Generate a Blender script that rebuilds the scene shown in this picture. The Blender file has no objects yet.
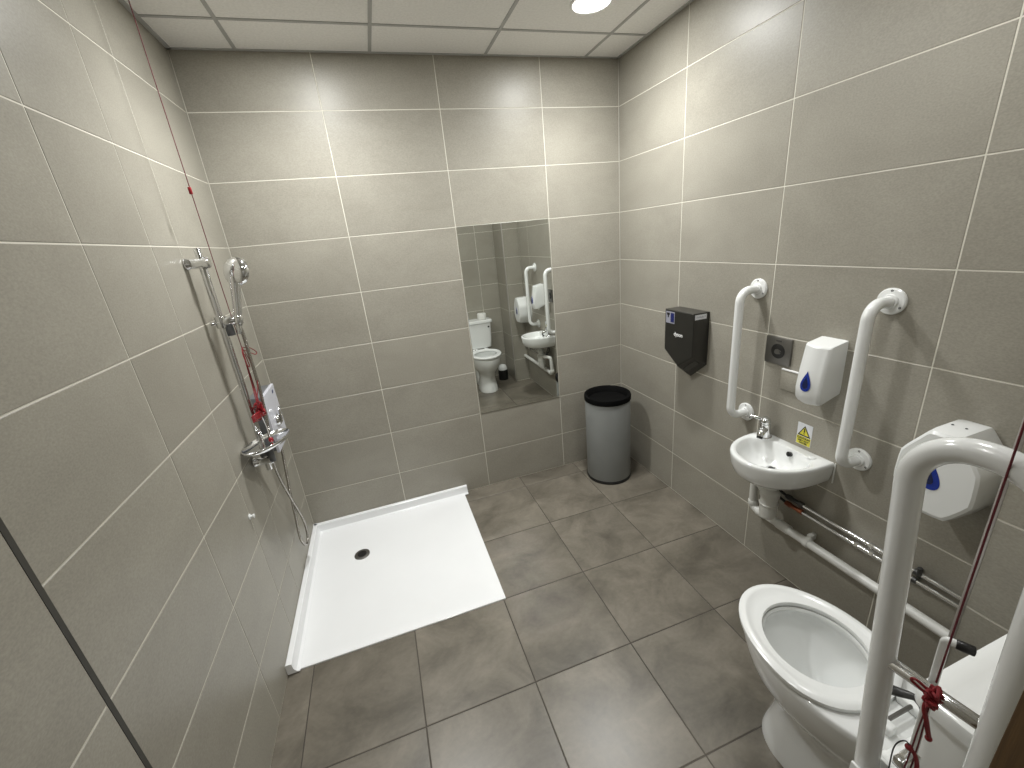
import bpy, bmesh, math, random
from mathutils import Vector, Matrix
random.seed(4)
S = bpy.context.scene
C = S.collection
PI = math.pi

# ------------------------------------------------------------------ room sizes (metres)
XL, XR, YC, ZC = -1.2, 1.115, -2.47, 2.6437      # left wall, right wall, wall by the door, ceiling
XB, YB = 0.92, -2.105                            # boxed-in corner
ROWS = [0.274 + 0.303 * k for k in range(8)]

# ------------------------------------------------------------------ materials
def mat(name, col, rough=0.5, metal=0.0, spec=0.5, coat=0.0, emit=None, estr=0.0, bump=None, var=None):
    m = bpy.data.materials.new(name); m.use_nodes = True
    nt = m.node_tree; b = nt.nodes['Principled BSDF']
    b.inputs['Base Color'].default_value = (*col, 1)
    b.inputs['Roughness'].default_value = rough
    b.inputs['Metallic'].default_value = metal
    b.inputs['Specular IOR Level'].default_value = spec
    b.inputs['Coat Weight'].default_value = coat
    b.inputs['Coat Roughness'].default_value = 0.08
    if emit:
        b.inputs['Emission Color'].default_value = (*emit, 1)
        b.inputs['Emission Strength'].default_value = estr
    tc = nt.nodes.new('ShaderNodeTexCoord')
    if var:
        n = nt.nodes.new('ShaderNodeTexNoise'); n.inputs['Scale'].default_value = var[0]; n.inputs['Detail'].default_value = 4
        nt.links.new(tc.outputs['Object'], n.inputs['Vector'])
        r = nt.nodes.new('ShaderNodeMapRange')
        r.inputs['From Min'].default_value = 0.3; r.inputs['From Max'].default_value = 0.7
        r.inputs['To Min'].default_value = 1 - var[1]; r.inputs['To Max'].default_value = 1 + var[1]
        nt.links.new(n.outputs['Fac'], r.inputs['Value'])
        mx = nt.nodes.new('ShaderNodeVectorMath'); mx.operation = 'SCALE'
        mx.inputs[0].default_value = col
        nt.links.new(r.outputs['Result'], mx.inputs['Scale'])
        nt.links.new(mx.outputs[0], b.inputs['Base Color'])
    if bump:
        n = nt.nodes.new('ShaderNodeTexNoise'); n.inputs['Scale'].default_value = bump[0]; n.inputs['Detail'].default_value = 3
        nt.links.new(tc.outputs['Object'], n.inputs['Vector'])
        bp = nt.nodes.new('ShaderNodeBump'); bp.inputs['Strength'].default_value = bump[1]; bp.inputs['Distance'].default_value = 0.002
        nt.links.new(n.outputs['Fac'], bp.inputs['Height']); nt.links.new(bp.outputs['Normal'], b.inputs['Normal'])
    return m

def tile_mat(name, dark, light, rough, scale=2.2, streak=(1, 1, 1), tilevar=0.05, fine=0.06, spec=0.5, contrast=(0.32, 0.68), fscale=60):
    m = bpy.data.materials.new(name); m.use_nodes = True
    nt = m.node_tree; N = nt.nodes; L = nt.links; b = N['Principled BSDF']
    geo = N.new('ShaderNodeNewGeometry'); tc = N.new('ShaderNodeTexCoord')
    off = N.new('ShaderNodeVectorMath'); off.operation = 'SCALE'; off.inputs[0].default_value = (37, 23, 51)
    L.new(geo.outputs['Random Per Island'], off.inputs['Scale'])
    mp = N.new('ShaderNodeVectorMath'); mp.operation = 'MULTIPLY'; mp.inputs[1].default_value = streak
    L.new(tc.outputs['Object'], mp.inputs[0])
    add = N.new('ShaderNodeVectorMath'); add.operation = 'ADD'
    L.new(mp.outputs[0], add.inputs[0]); L.new(off.outputs[0], add.inputs[1])
    n1 = N.new('ShaderNodeTexNoise'); n1.inputs['Scale'].default_value = scale; n1.inputs['Detail'].default_value = 7
    n1.inputs['Roughness'].default_value = 0.62; n1.inputs['Distortion'].default_value = 0.5
    L.new(add.outputs[0], n1.inputs['Vector'])
    cr = N.new('ShaderNodeMapRange'); cr.inputs['From Min'].default_value = contrast[0]; cr.inputs['From Max'].default_value = contrast[1]
    L.new(n1.outputs['Fac'], cr.inputs['Value'])
    mx = N.new('ShaderNodeMix'); mx.data_type = 'RGBA'
    mx.inputs['A'].default_value = (*dark, 1); mx.inputs['B'].default_value = (*light, 1)
    L.new(cr.outputs['Result'], mx.inputs['Factor'])
    n2 = N.new('ShaderNodeTexNoise'); n2.inputs['Scale'].default_value = fscale; n2.inputs['Detail'].default_value = 4
    L.new(add.outputs[0], n2.inputs['Vector'])
    f = N.new('ShaderNodeMapRange'); f.inputs['To Min'].default_value = 1 - fine; f.inputs['To Max'].default_value = 1 + fine
    f.inputs['From Min'].default_value = 0.3; f.inputs['From Max'].default_value = 0.7
    L.new(n2.outputs['Fac'], f.inputs['Value'])
    t = N.new('ShaderNodeMapRange'); t.inputs['To Min'].default_value = 1 - tilevar; t.inputs['To Max'].default_value = 1 + tilevar
    L.new(geo.outputs['Random Per Island'], t.inputs['Value'])
    mm = N.new('ShaderNodeMath'); mm.operation = 'MULTIPLY'
    L.new(f.outputs['Result'], mm.inputs[0]); L.new(t.outputs['Result'], mm.inputs[1])
    sc = N.new('ShaderNodeVectorMath'); sc.operation = 'SCALE'
    L.new(mx.outputs['Result'], sc.inputs[0]); L.new(mm.outputs[0], sc.inputs['Scale'])
    L.new(sc.outputs[0], b.inputs['Base Color'])
    rr = N.new('ShaderNodeMapRange'); rr.inputs['To Min'].default_value = rough - 0.05; rr.inputs['To Max'].default_value = rough + 0.06
    L.new(n1.outputs['Fac'], rr.inputs['Value']); L.new(rr.outputs['Result'], b.inputs['Roughness'])
    b.inputs['Specular IOR Level'].default_value = spec
    bp = N.new('ShaderNodeBump'); bp.inputs['Strength'].default_value = 0.12; bp.inputs['Distance'].default_value = 0.0015
    L.new(n2.outputs['Fac'], bp.inputs['Height']); L.new(bp.outputs['Normal'], b.inputs['Normal'])
    return m

M = {}
M['wall_tile'] = tile_mat('wall_tile', (0.284, 0.266, 0.224), (0.336, 0.317, 0.269), 0.38, scale=2.4, streak=(1, 1, 1.6), tilevar=0.03, fine=0.10, fscale=150, spec=0.38)
M['floor_tile'] = tile_mat('floor_tile', (0.086, 0.076, 0.059), (0.212, 0.189, 0.152), 0.33, scale=3.8, streak=(1, 1.25, 1), tilevar=0.06, fine=0.06, contrast=(0.30, 0.72))
M['grout'] = mat('grout', (0.68, 0.655, 0.575), 0.8, bump=(200, 0.2), var=(3, 0.08))
M['grout_dark'] = mat('grout_dark', (0.066, 0.057, 0.047), 0.8, var=(2, 0.4))
M['joint_dark'] = mat('joint_dark', (0.05, 0.047, 0.04), 0.6, var=(6, 0.2))
M['ceil_tile'] = mat('ceil_tile', (0.91, 0.90, 0.88), 0.85, bump=(140, 0.35), var=(90, 0.05))
M['ceil_bar'] = mat('ceil_bar', (0.44, 0.44, 0.43), 0.5, var=(8, 0.05))
M['ceramic'] = mat('ceramic', (0.80, 0.81, 0.80), 0.09, coat=0.5, var=(3, 0.01))
M['tray'] = mat('tray_acrylic', (0.84, 0.85, 0.86), 0.14, coat=0.3, var=(4, 0.012))
M['plastic'] = mat('white_plastic', (0.78, 0.79, 0.78), 0.22, var=(5, 0.012))
M['pipe_plastic'] = mat('pipe_plastic', (0.66, 0.66, 0.63), 0.35, var=(20, 0.04))
M['enamel'] = mat('white_enamel', (0.79, 0.80, 0.79), 0.16, coat=0.4, var=(6, 0.012))
M['chrome'] = mat('chrome', (0.78, 0.79, 0.80), 0.09, metal=1, var=(12, 0.04))
M['steel'] = mat('brushed_steel', (0.24, 0.235, 0.225), 0.38, metal=1, bump=(90, 0.1), var=(30, 0.06))
M['dark_steel'] = mat('dark_steel', (0.10, 0.10, 0.10), 0.3, metal=0.8, var=(30, 0.08))
M['screw'] = mat('screw_dark', (0.05, 0.05, 0.05), 0.4, metal=0.6, var=(50, 0.1))
M['black'] = mat('black_plastic', (0.012, 0.012, 0.012), 0.35, var=(20, 0.15))
M['black_matt'] = mat('black_matt', (0.0015, 0.0015, 0.0015), 0.8, spec=0.12, var=(20, 0.15))
M['dryer'] = mat('dryer_shell', (0.022, 0.021, 0.018), 0.30, coat=0.1, var=(10, 0.08))
M['dryer_in'] = mat('dryer_recess', (0.012, 0.012, 0.012), 0.2, coat=0.4, var=(10, 0.1))
M['bin'] = mat('bin_grey', (0.205, 0.212, 0.205), 0.45, metal=0.1, bump=(300, 0.08), var=(8, 0.03))
M['blue'] = mat('blue_window', (0.005, 0.03, 0.30), 0.12, coat=0.6, var=(10, 0.1))
M['blue_dark'] = mat('blue_dark', (0.004, 0.012, 0.07), 0.15, coat=0.6, var=(10, 0.1))
M['red'] = mat('red_cord', (0.22, 0.008, 0.014), 0.55, bump=(700, 0.5), var=(200, 0.15))
M['red_thin'] = mat('red_cord_thin', (0.13, 0.012, 0.02), 0.6, bump=(900, 0.5), var=(200, 0.15))
M['red_plastic'] = mat('red_plastic', (0.27, 0.008, 0.015), 0.3, var=(30, 0.1))
M['wood'] = tile_mat('door_wood', (0.045, 0.024, 0.010), (0.11, 0.062, 0.022), 0.4, scale=3, streak=(14, 14, 0.8), tilevar=0.02, fine=0.05)
M['paint'] = mat('hall_paint', (0.42, 0.41, 0.38), 0.6, var=(4, 0.03))
M['label_white'] = mat('label_white', (0.72, 0.73, 0.76), 0.35, var=(20, 0.02))
M['label_grey'] = mat('label_grey', (0.30, 0.30, 0.36), 0.4, var=(20, 0.05))
M['label_blue'] = mat('label_blue', (0.012, 0.018, 0.12), 0.35, var=(20, 0.05))
M['yellow'] = mat('label_yellow', (0.68, 0.62, 0.05), 0.35, var=(20, 0.03))
M['print_black'] = mat('print_black', (0.01, 0.01, 0.01), 0.4, var=(20, 0.05))
M['print_white'] = mat('print_white', (0.8, 0.8, 0.8), 0.4, var=(20, 0.03))
M['shower_white'] = mat('shower_cover', (0.66, 0.67, 0.74), 0.16, coat=0.5, var=(6, 0.02))
M['grey_plastic'] = mat('grey_plastic', (0.13, 0.135, 0.145), 0.3, var=(10, 0.05))
M['paper'] = mat('tissue_paper', (0.80, 0.79, 0.76), 0.9, bump=(80, 0.3), var=(30, 0.03))
M['lamp'] = mat('lamp_diffuser', (0.9, 0.9, 0.9), 0.5, emit=(1.0, 0.98, 0.93), estr=12, var=(9, 0.01))
M['lamp_ring'] = mat('lamp_ring', (0.8, 0.8, 0.78), 0.35, var=(9, 0.02))
M['brass'] = mat('copper_valve', (0.45, 0.16, 0.09), 0.3, metal=0.9, var=(40, 0.1))
M['mirror'] = mat('mirror_glass', (0.86, 0.885, 0.86), 0.012, metal=1, var=(2, 0.004))
gl = bpy.data.materials.new('water'); gl.use_nodes = True
gb = gl.node_tree.nodes['Principled BSDF']
gb.inputs['Base Color'].default_value = (0.55, 0.58, 0.58, 1); gb.inputs['Roughness'].default_value = 0.02
gb.inputs['Coat Weight'].default_value = 1
M['water'] = gl

# ------------------------------------------------------------------ mesh helpers
def V(*a): return Vector(a)

def quad(bm, pts, mi=0):
    f = bm.faces.new([bm.verts.new(p) for p in pts]); f.material_index = mi; return f

def box(bm, lo, hi, bev=0.0, seg=2, mi=0, rot=None, at=None):
    t = bmesh.new()
    bmesh.ops.create_cube(t, size=1)
    lo = V(*lo); hi = V(*hi)
    bmesh.ops.scale(t, vec=(hi - lo), verts=t.verts)
    if bev: bmesh.ops.bevel(t, geom=t.edges[:], offset=bev, segments=seg, profile=0.5, affect='EDGES')
    mtx = Matrix.Translation((lo + hi) / 2)
    if rot is not None: mtx = Matrix.Translation((lo + hi) / 2 if at is None else V(*at)) @ rot
    bmesh.ops.transform(t, matrix=mtx, verts=t.verts)
    join(bm, t, mi)

def join(bm, t, mi=None):
    mp = {}
    for v in t.verts: mp[v] = bm.verts.new(v.co)
    for f in t.faces:
        try: nf = bm.faces.new([mp[v] for v in f.verts])
        except ValueError: continue
        nf.material_index = f.material_index if mi is None else mi
    t.free()

def loft(bm, rings, cap0=True, cap1=True, loop=False, mi=0):
    vs = [[bm.verts.new(p) for p in r] for r in rings]
    n = len(vs[0]); k = len(vs)
    for i in range(k if loop else k - 1):
        a, b = vs[i], vs[(i + 1) % k]
        for j in range(n):
            q = (j + 1) % n
            f = bm.faces.new((a[j], a[q], b[q], b[j])); f.material_index = mi
    if not loop:
        if cap0: bm.faces.new(list(reversed(vs[0]))).material_index = mi
        if cap1: bm.faces.new(vs[-1]).material_index = mi

def basis(d):
    d = d.normalized()
    u = d.cross(V(0, 0, 1))
    if u.length < 1e-3: u = d.cross(V(0, 1, 0))
    u.normalize(); return u, d.cross(u).normalized()

def fillet(pts, r, n=8):
    pts = [V(*p) for p in pts]; out = [pts[0]]
    for i in range(1, len(pts) - 1):
        a, b, c = pts[i - 1], pts[i], pts[i + 1]
        d1 = (a - b).normalized(); d2 = (c - b).normalized()
        ang = d1.angle(d2)
        if ang > 3.1: out.append(b); continue
        t = min(r / math.tan(ang / 2), (a - b).length * 0.49, (c - b).length * 0.49)
        rr = t * math.tan(ang / 2)
        cen = b + (d1 + d2).normalized() * (rr / math.sin(ang / 2))
        s = b + d1 * t - cen; e = b + d2 * t - cen
        th = s.angle(e)
        for k in range(n + 1):
            f = k / n
            out.append(cen + (s * math.sin((1 - f) * th) + e * math.sin(f * th)) / math.sin(th))
    out.append(pts[-1]); return out

def spline(pts, n=8):
    pts = [V(*p) for p in pts]; P = [pts[0] * 2 - pts[1]] + pts + [pts[-1] * 2 - pts[-2]]; out = []
    for i in range(1, len(P) - 2):
        a, b, c, d = P[i - 1:i + 3]
        for k in range(n):
            t = k / n
            out.append(0.5 * ((2 * b) + (c - a) * t + (2 * a - 5 * b + 4 * c - d) * t * t + (3 * b - a - 3 * c + d) * t ** 3))
    out.append(pts[-1]); return out

def tube(bm, path, r, n=16, mi=0, radii=None, cap=True):
    path = [V(*p) for p in path]
    d0 = path[1] - path[0]; u, w = basis(d0); rings = []
    prev = d0.normalized()
    for i, p in enumerate(path):
        if i == 0: d = path[1] - path[0]
        elif i == len(path) - 1: d = path[-1] - path[-2]
        else: d = (path[i + 1] - path[i]).normalized() + (path[i] - path[i - 1]).normalized()
        d = d.normalized()
        q = prev.rotation_difference(d); u = q @ u; w = q @ w; prev = d
        rr = radii[i] if radii else r
        rings.append([p + u * math.cos(2 * PI * k / n) * rr + w * math.sin(2 * PI * k / n) * rr for k in range(n)])
    loft(bm, rings, cap, cap, mi=mi)

def cyl(bm, a, b, r, n=24, mi=0, bev=0.0):
    a, b = V(*a), V(*b); L = (b - a).length; d = (b - a) / L
    if bev:
        path = [a, a + d * bev * .3, a + d * bev, b - d * bev, b - d * bev * .3, b]
        rad = [r - bev, r - bev * .3, r, r, r - bev * .3, r - bev]
        tube(bm, path, r, n, mi, rad)
    else: tube(bm, [a, b], r, n, mi)

def lathe(bm, base, axis, prof, n=32, mi=0, cap=True):
    base = V(*base); axis = V(*axis).normalized(); u, w = basis(axis)
    rings = [[base + axis * h + (u * math.cos(2 * PI * k / n) + w * math.sin(2 * PI * k / n)) * max(r, 1e-4) for k in range(n)] for r, h in prof]
    loft(bm, rings, cap, cap, mi=mi)

def ball(bm, c, r, s=(1, 1, 1), mi=0):
    t = bmesh.new(); bmesh.ops.create_uvsphere(t, u_segments=20, v_segments=12, radius=r)
    bmesh.ops.scale(t, vec=s, verts=t.verts); bmesh.ops.translate(t, vec=c, verts=t.verts); join(bm, t, mi)

def prism(bm, poly, d, bev=0.0, seg=2, mi=0):
    """poly: list of 3-D points of one face; d: extrusion vector."""
    t = bmesh.new(); d = V(*d)
    a = [t.verts.new(p) for p in poly]; b = [t.verts.new(V(*p) + d) for p in poly]
    n = len(a)
    t.faces.new(a); t.faces.new(list(reversed(b)))
    for i in range(n): t.faces.new((a[i], b[i], b[(i + 1) % n], a[(i + 1) % n]))
    bmesh.ops.recalc_face_normals(t, faces=t.faces)
    if bev: bmesh.ops.bevel(t, geom=t.edges[:], offset=bev, segments=seg, profile=0.5, affect='EDGES')
    join(bm, t, mi)

def wpos(o):
    p = Vector((0, 0, 0))
    while o is not None: p = p + o.location; o = o.parent
    return p

def obj(name, bm, mats, parent=None, loc=None, smooth=True, angle=38, recalc=True):
    if recalc: bmesh.ops.recalc_face_normals(bm, faces=bm.faces)
    me = bpy.data.meshes.new(name)
    o = bpy.data.objects.new(name, me)
    base = wpos(parent) if parent else V(0, 0, 0)
    if loc is not None: o.location = V(*loc) - base
    base = base + o.location
    bmesh.ops.translate(bm, vec=-base, verts=bm.verts)
    if smooth:
        for f in bm.faces: f.smooth = True
        for e in bm.edges:
            if len(e.link_faces) == 2:
                try: e.smooth = e.calc_face_angle() < math.radians(angle)
                except ValueError: pass
    bm.to_mesh(me); bm.free()
    for m in (mats if isinstance(mats, (list, tuple)) else [mats]): me.materials.append(m)
    C.objects.link(o); o.parent = parent
    return o

def thing(name, label, cat, loc, group=None):
    o = bpy.data.objects.new(name, None); o.empty_display_size = 0.05; C.objects.link(o)
    o.location = loc; return tag(o, label, cat, group)

def tag(o, label, cat, group=None):
    o['label'] = label; o['category'] = cat
    if group: o['group'] = group
    return o

def struct(o): o['kind'] = 'structure'; return o

def text(body, size, origin, right, up, m, name, parent, extr=0.0003, bold=0.0, align='CENTER'):
    cu = bpy.data.curves.new('t', 'FONT'); cu.body = body; cu.size = size; cu.align_x = align; cu.align_y = 'CENTER'
    cu.extrude = extr; cu.offset = bold; cu.resolution_u = 3
    to = bpy.data.objects.new('t', cu); C.objects.link(to)
    dg = bpy.context.evaluated_depsgraph_get(); dg.update()
    me = bpy.data.meshes.new_from_object(to.evaluated_get(dg))
    bpy.data.objects.remove(to); bpy.data.curves.remove(cu)
    r, u = V(*right).normalized(), V(*up).normalized(); nrm = r.cross(u)
    mt = Matrix(((r.x, u.x, nrm.x, origin[0]), (r.y, u.y, nrm.y, origin[1]), (r.z, u.z, nrm.z, origin[2]), (0, 0, 0, 1)))
    bm = bmesh.new(); bm.from_mesh(me); bmesh.ops.transform(bm, matrix=mt, verts=bm.verts)
    bpy.data.meshes.remove(me)
    return obj(name, bm, m, parent, smooth=False)

# ------------------------------------------------------------------ tiled surfaces
def tiled(bm, o, ud, vd, us, vs, g=0.0038, dep=0.0012, bev=0.0012, u_edge=0.001, v_edge=0.004, skip=()):
    """tile fronts on plane through o spanned by ud, vd; grout sheet dep behind; us, vs joint lines including the outer edges."""
    o = V(*o); ud = V(*ud); vd = V(*vd); n = ud.cross(vd).normalized()
    P = lambda u, v, d=0: o + ud * u + vd * v - n * d
    quad(bm, [P(us[0], vs[0], dep), P(us[-1], vs[0], dep), P(us[-1], vs[-1], dep), P(us[0], vs[-1], dep)], 1)
    for i in range(len(us) - 1):
        for j in range(len(vs) - 1):
            if (i, j) in skip: continue
            a = us[i] + (u_edge if i == 0 else g / 2); b = us[i + 1] - (u_edge if i == len(us) - 2 else g / 2)
            c = vs[j] + (v_edge if j == 0 else g / 2); d = vs[j + 1] - (v_edge if j == len(vs) - 2 else g / 2)
            if b - a < 0.004 or d - c < 0.004: continue
            out = [bm.verts.new(P(*q, dep)) for q in ((a, c), (b, c), (b, d), (a, d))]
            top = [bm.verts.new(P(*q)) for q in ((a + bev, c + bev), (b - bev, c + bev), (b - bev, d - bev), (a + bev, d - bev))]
            bm.faces.new(top).material_index = 0
            for k in range(4):
                bm.faces.new((out[k], out[(k + 1) % 4], top[(k + 1) % 4], top[k])).material_index = 0

TW = [M['wall_tile'], M['grout'], M['paint']]
VZ = [0] + ROWS + [ZC + 0.01]

def wall(name, o, ud, us, vs=VZ, back=None, **k):
    bm = bmesh.new()
    tiled(bm, o, ud, (0, 0, 1), us, vs, **k)
    if back: box(bm, back[0], back[1], mi=2)
    return struct(obj(name, bm, TW, smooth=False, recalc=False))

# back wall (ud x cross z = -y : faces the room)
wall('wall_back', (0, 0, 0), (1, 0, 0), [XL, -0.603, 0, 0.603, XR], u_edge=0.0035, back=((XL - 0.12, 0.0035, 0), (XR + 0.12, 0.12, ZC + 0.05)))
# right wall faces -x: ud = -y
wall('wall_right', (XR, 0, 0), (0, -1, 0), [0, 0.605, 1.208, 1.811, 2.105], back=((XR + 0.0035, -2.6, 0), (XR + 0.12, 0.0, ZC + 0.05)))
# left wall faces +x : ud = +y
wall('wall_left', (XL, 0, 0), (0, 1, 0), [-1.757, -1.213, -0.843, -0.615, 0], back=((XL - 0.12, -2.6, 0), (XL - 0.0035, 0.0, ZC + 0.05)))
wall('wall_left_panel', (XL, 0, 0), (0, 1, 0), [YC, -1.767], [0, 0.880, 1.486, 2.092, ZC + 0.01])
bm = bmesh.new(); box(bm, (XL - 0.003, -1.768, 0), (XL + 0.0006, -1.756, ZC))
struct(obj('trim_1', bm, M['joint_dark'], smooth=False))
# boxed-in corner
wall('wall_boxing', (XB, 0, 0), (0, -1, 0), [-YB, -YC], back=((XB + 0.004, YC, 0), (XR, YB - 0.004, ZC + 0.01)))
wall('wall_boxing_return', (0, YB, 0), (-1, 0, 0), [-XR, -XB - 0.003])
bm = bmesh.new(); box(bm, (XB - 0.0015, YB - 0.013, 0.0), (XB + 0.010, YB + 0.0015, ZC), 0.002)
M['alu'] = mat('aluminium_trim', (0.50, 0.47, 0.45), 0.35, metal=0.6, var=(9, 0.03))
struct(obj('trim_2', bm, M['alu']))
# wall by the door, facing +y : ud = -x
DX0, DX1, DZ = -0.88, 0.062, 2.06
wall('wall_front', (0, YC, 0), (-1, 0, 0), [-XB, -0.70, -0.10, -DX1 - 0.002], back=((DX1 + 0.03, YC - 0.16, 0), (XB, YC - 0.004, ZC + 0.01)))
wall('wall_front_over_door', (0, YC, 0), (-1, 0, 0), [-DX1, 0.5, -DX0], [DZ + 0.03] + [2.092, 2.395, ZC + 0.01], v_edge=0.0005, back=((DX0, YC - 0.16, DZ + 0.03), (DX1 + 0.03, YC - 0.004, ZC + 0.01)))
wall('wall_front_side', (0, YC, 0), (-1, 0, 0), [-DX0, -XL], back=((XL, YC - 0.16, 0), (DX0 - 0.03, YC - 0.004, ZC + 0.01)))
# door lining of varnished timber round the doorway the picture is taken from
d = thing('door_1', 'varnished brown timber lining of the doorway', 'door frame', (0, YC - 0.08, 0)); struct(d)
del d['category']; del d['label']
bm = bmesh.new(); box(bm, (DX1, YC - 0.165, 0), (DX1 + 0.03, YC + 0.0, DZ + 0.03), 0.002); obj('jamb', bm, M['wood'], d)
bm = bmesh.new(); box(bm, (DX0 - 0.03, YC - 0.165, 0), (DX0, YC + 0.0, DZ + 0.03), 0.002); obj('jamb', bm, M['wood'], d)
bm = bmesh.new(); box(bm, (DX0, YC - 0.165, DZ), (DX1, YC + 0.0, DZ + 0.03), 0.002); obj('head_lining', bm, M['wood'], d)
# passage outside the door
bm = bmesh.new()
box(bm, (-1.6, -4.1, 0), (1.6, -4.0, ZC)); box(bm, (-1.7, -4.1, 0), (-1.6, YC - 0.16, ZC)); box(bm, (1.6, -4.1, 0), (1.7, YC - 0.16, ZC))
box(bm, (-1.6, YC - 0.172, 0), (DX0 - 0.03, YC - 0.161, ZC)); box(bm, (DX1 + 0.03, YC - 0.172, 0), (1.6, YC - 0.161, ZC))
box(bm, (DX0 - 0.03, YC - 0.172, DZ + 0.03), (DX1 + 0.03, YC - 0.161, ZC))
struct(obj('wall_passage', bm, M['paint'], smooth=False))

# floor
def lines(a, b, x0, s):
    k = math.ceil((a - x0) / s + 1e-6); out = [a]
    while x0 + k * s < b - 1e-6: out.append(x0 + k * s); k += 1
    return out + [b]
bm = bmesh.new()
tiled(bm, (0, 0, 0), (1, 0, 0), (0, 1, 0), lines(XL - .02, XR + .02, -0.651, 0.443), lines(-4.05, 0.02, -1.464, 0.443), g=0.0042, dep=0.0012, v_edge=0, u_edge=0)
box(bm, (-1.7, -4.1, -0.1), (1.7, 0.12, -0.0015), mi=1)
struct(obj('floor', bm, [M['floor_tile'], M['grout_dark']], smooth=False, recalc=False))

# ceiling: lay-in panels between metal bars
bm = bmesh.new()
box(bm, (-1.7, -4.1, ZC + 0.001), (1.7, 0.12, ZC + 0.05), mi=0)
gx = [-0.925 + 0.604 * k for k in range(4)]; gy = [-0.293 - 0.6 * k for k in range(5)]
for x in gx: box(bm, (x - 0.008, YC, ZC - 0.002), (x + 0.008, 0, ZC + 0.002), mi=1)
for y in gy[:4]: box(bm, (XL, y - 0.0075, ZC - 0.0023), (XR, y + 0.0075, ZC + 0.002), mi=1)
for a, b in (((XL, YC, ZC - 0.003), (XL + 0.018, 0, ZC + 0.002)), ((XR - 0.018, YC, ZC - 0.003), (XR, 0, ZC + 0.002)),
             ((XL, -0.014, ZC - 0.003), (XR, 0, ZC + 0.002)), ((XL, YC, ZC - 0.003), (XR, YC + 0.018, ZC + 0.002))):
    box(bm, a, b, mi=2)
struct(obj('ceiling', bm, [M['ceil_tile'], M['ceil_bar'], M['ceil_bar']], smooth=False))

# ------------------------------------------------------------------ ceiling lights
LAMPS = [(0.625, -0.568, 'round white ceiling downlight nearest the right wall, above the hand dryer', 1.0),
         (-0.615, -0.568, 'round white ceiling downlight nearest the left wall, above the shower tray', 1.0),
         (0.58, -1.79, 'round white ceiling downlight above the toilet end, right of the room', 0.27),
         (-0.62, -1.79, 'round white ceiling downlight near the doorway, left of the room', 0.12)]
DIFFUSE, BEAM, LCOL = 11.5, 68, (0.99, 1.0, 0.985)
for x, y, lab, pw in LAMPS:
    t = thing('ceiling_light', lab, 'ceiling light', (x, y, ZC - 0.001), 'round downlights in the ceiling')
    bm = bmesh.new()
    lathe(bm, (x, y, ZC), (0, 0, -1), [(0.083, 0.0), (0.096, 0.0), (0.096, 0.004), (0.088, 0.008), (0.083, 0.006), (0.083, 0.0)], 48, cap=False)
    obj('trim_ring', bm, M['lamp_ring'], t)
    bm = bmesh.new(); lathe(bm, (x, y, ZC), (0, 0, -1), [(0.083, 0.0005), (0.083, 0.003), (0.06, 0.005), (0.001, 0.006)], 48, cap=True)
    obj('diffuser', bm, M['lamp'], t)
    la = bpy.data.lights.new('downlight', 'AREA'); la.shape = 'DISK'; la.size = 0.16; la.energy = DIFFUSE * pw
    la.color = LCOL; la.spread = math.radians(180)
    lo = bpy.data.objects.new('downlight_diffuse', la); C.objects.link(lo); lo.parent = t; lo.location = (0, 0, -0.008)
    la = bpy.data.lights.new('downlight', 'SPOT'); la.shadow_soft_size = 0.07; la.energy = BEAM * pw
    la.color = LCOL; la.spot_size = math.radians(150); la.spot_blend = 1.0
    lo = bpy.data.objects.new('downlight_beam', la); C.objects.link(lo); lo.parent = t; lo.location = (0, 0, -0.02)

# ------------------------------------------------------------------ wall mirror
bm = bmesh.new(); box(bm, (0.003, -0.0055, 0.581), (0.596, 0.0, 1.789), 0.0012, 1)
for f in bm.faces:
    if abs(f.normal.y) < 0.9: f.material_index = 0
m_ = obj('wall_mirror', bm, M['mirror'], smooth=False, loc=(0.3, 0, 0.581))
tag(m_, 'tall frameless mirror fixed to the tiled back wall', 'mirror')

# ------------------------------------------------------------------ shower tray
t = thing('shower_tray', 'white low square shower tray in the far left corner', 'shower tray', (-0.7, -0.5, 0))
bm = bmesh.new()
x0, x1, y0, y1 = XL + 0.001, -0.196, -1.025, -0.001
def rr(x0, x1, y0, y1, r, z, n=6):
    out = []
    for cx, cy, a in ((x1 - r, y0 + r, -90), (x1 - r, y1 - r, 0), (x0 + r, y1 - r, 90), (x0 + r, y0 + r, 180)):
        for k in range(n + 1):
            th = math.radians(a + 90 * k / n); out.append(V(cx + r * math.cos(th), cy + r * math.sin(th), z))
    return out
loft(bm, [rr(x0, x1, y0, y1, 0.003, 0.0), rr(x0, x1, y0, y1, 0.003, 0.006), rr(x0 + .002, x1 - .002, y0 + .002, y1 - .002, 0.003, 0.008),
          rr(x0 + .055, x1 - .06, y0 + .05, y1 - .055, 0.07, 0.0078), rr(x0 + .061, x1 - .066, y0 + .056, y1 - .061, 0.066, 0.0055),
          rr(x0 + .2, x1 - .5, y0 + .55, y1 - .25, 0.06, 0.004)])
obj('tray_floor', bm, M['tray'], t, angle=25)
bm = bmesh.new()
def lip(bm, p0, p1, inward):
    p0, p1, w = V(*p0), V(*p1), V(*inward)
    prof = [(0, 0.006), (0, 0.056), (0.004, 0.059), (0.022, 0.059), (0.026, 0.056), (0.028, 0.03), (0.036, 0.014), (0.05, 0.0088), (0.05, 0.006)]
    loft(bm, [[p + w * a + V(0, 0, b) for a, b in prof] for p in (p0, p1)])
lip(bm, (XL + .001, -0.001, 0), (-0.17, -0.001, 0), (0, -1, 0))
lip(bm, (XL + .001, -1.035, 0), (XL + .001, -0.001, 0), (1, 0, 0))
obj('upstand', bm, M['tray'], t, angle=30)
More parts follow.
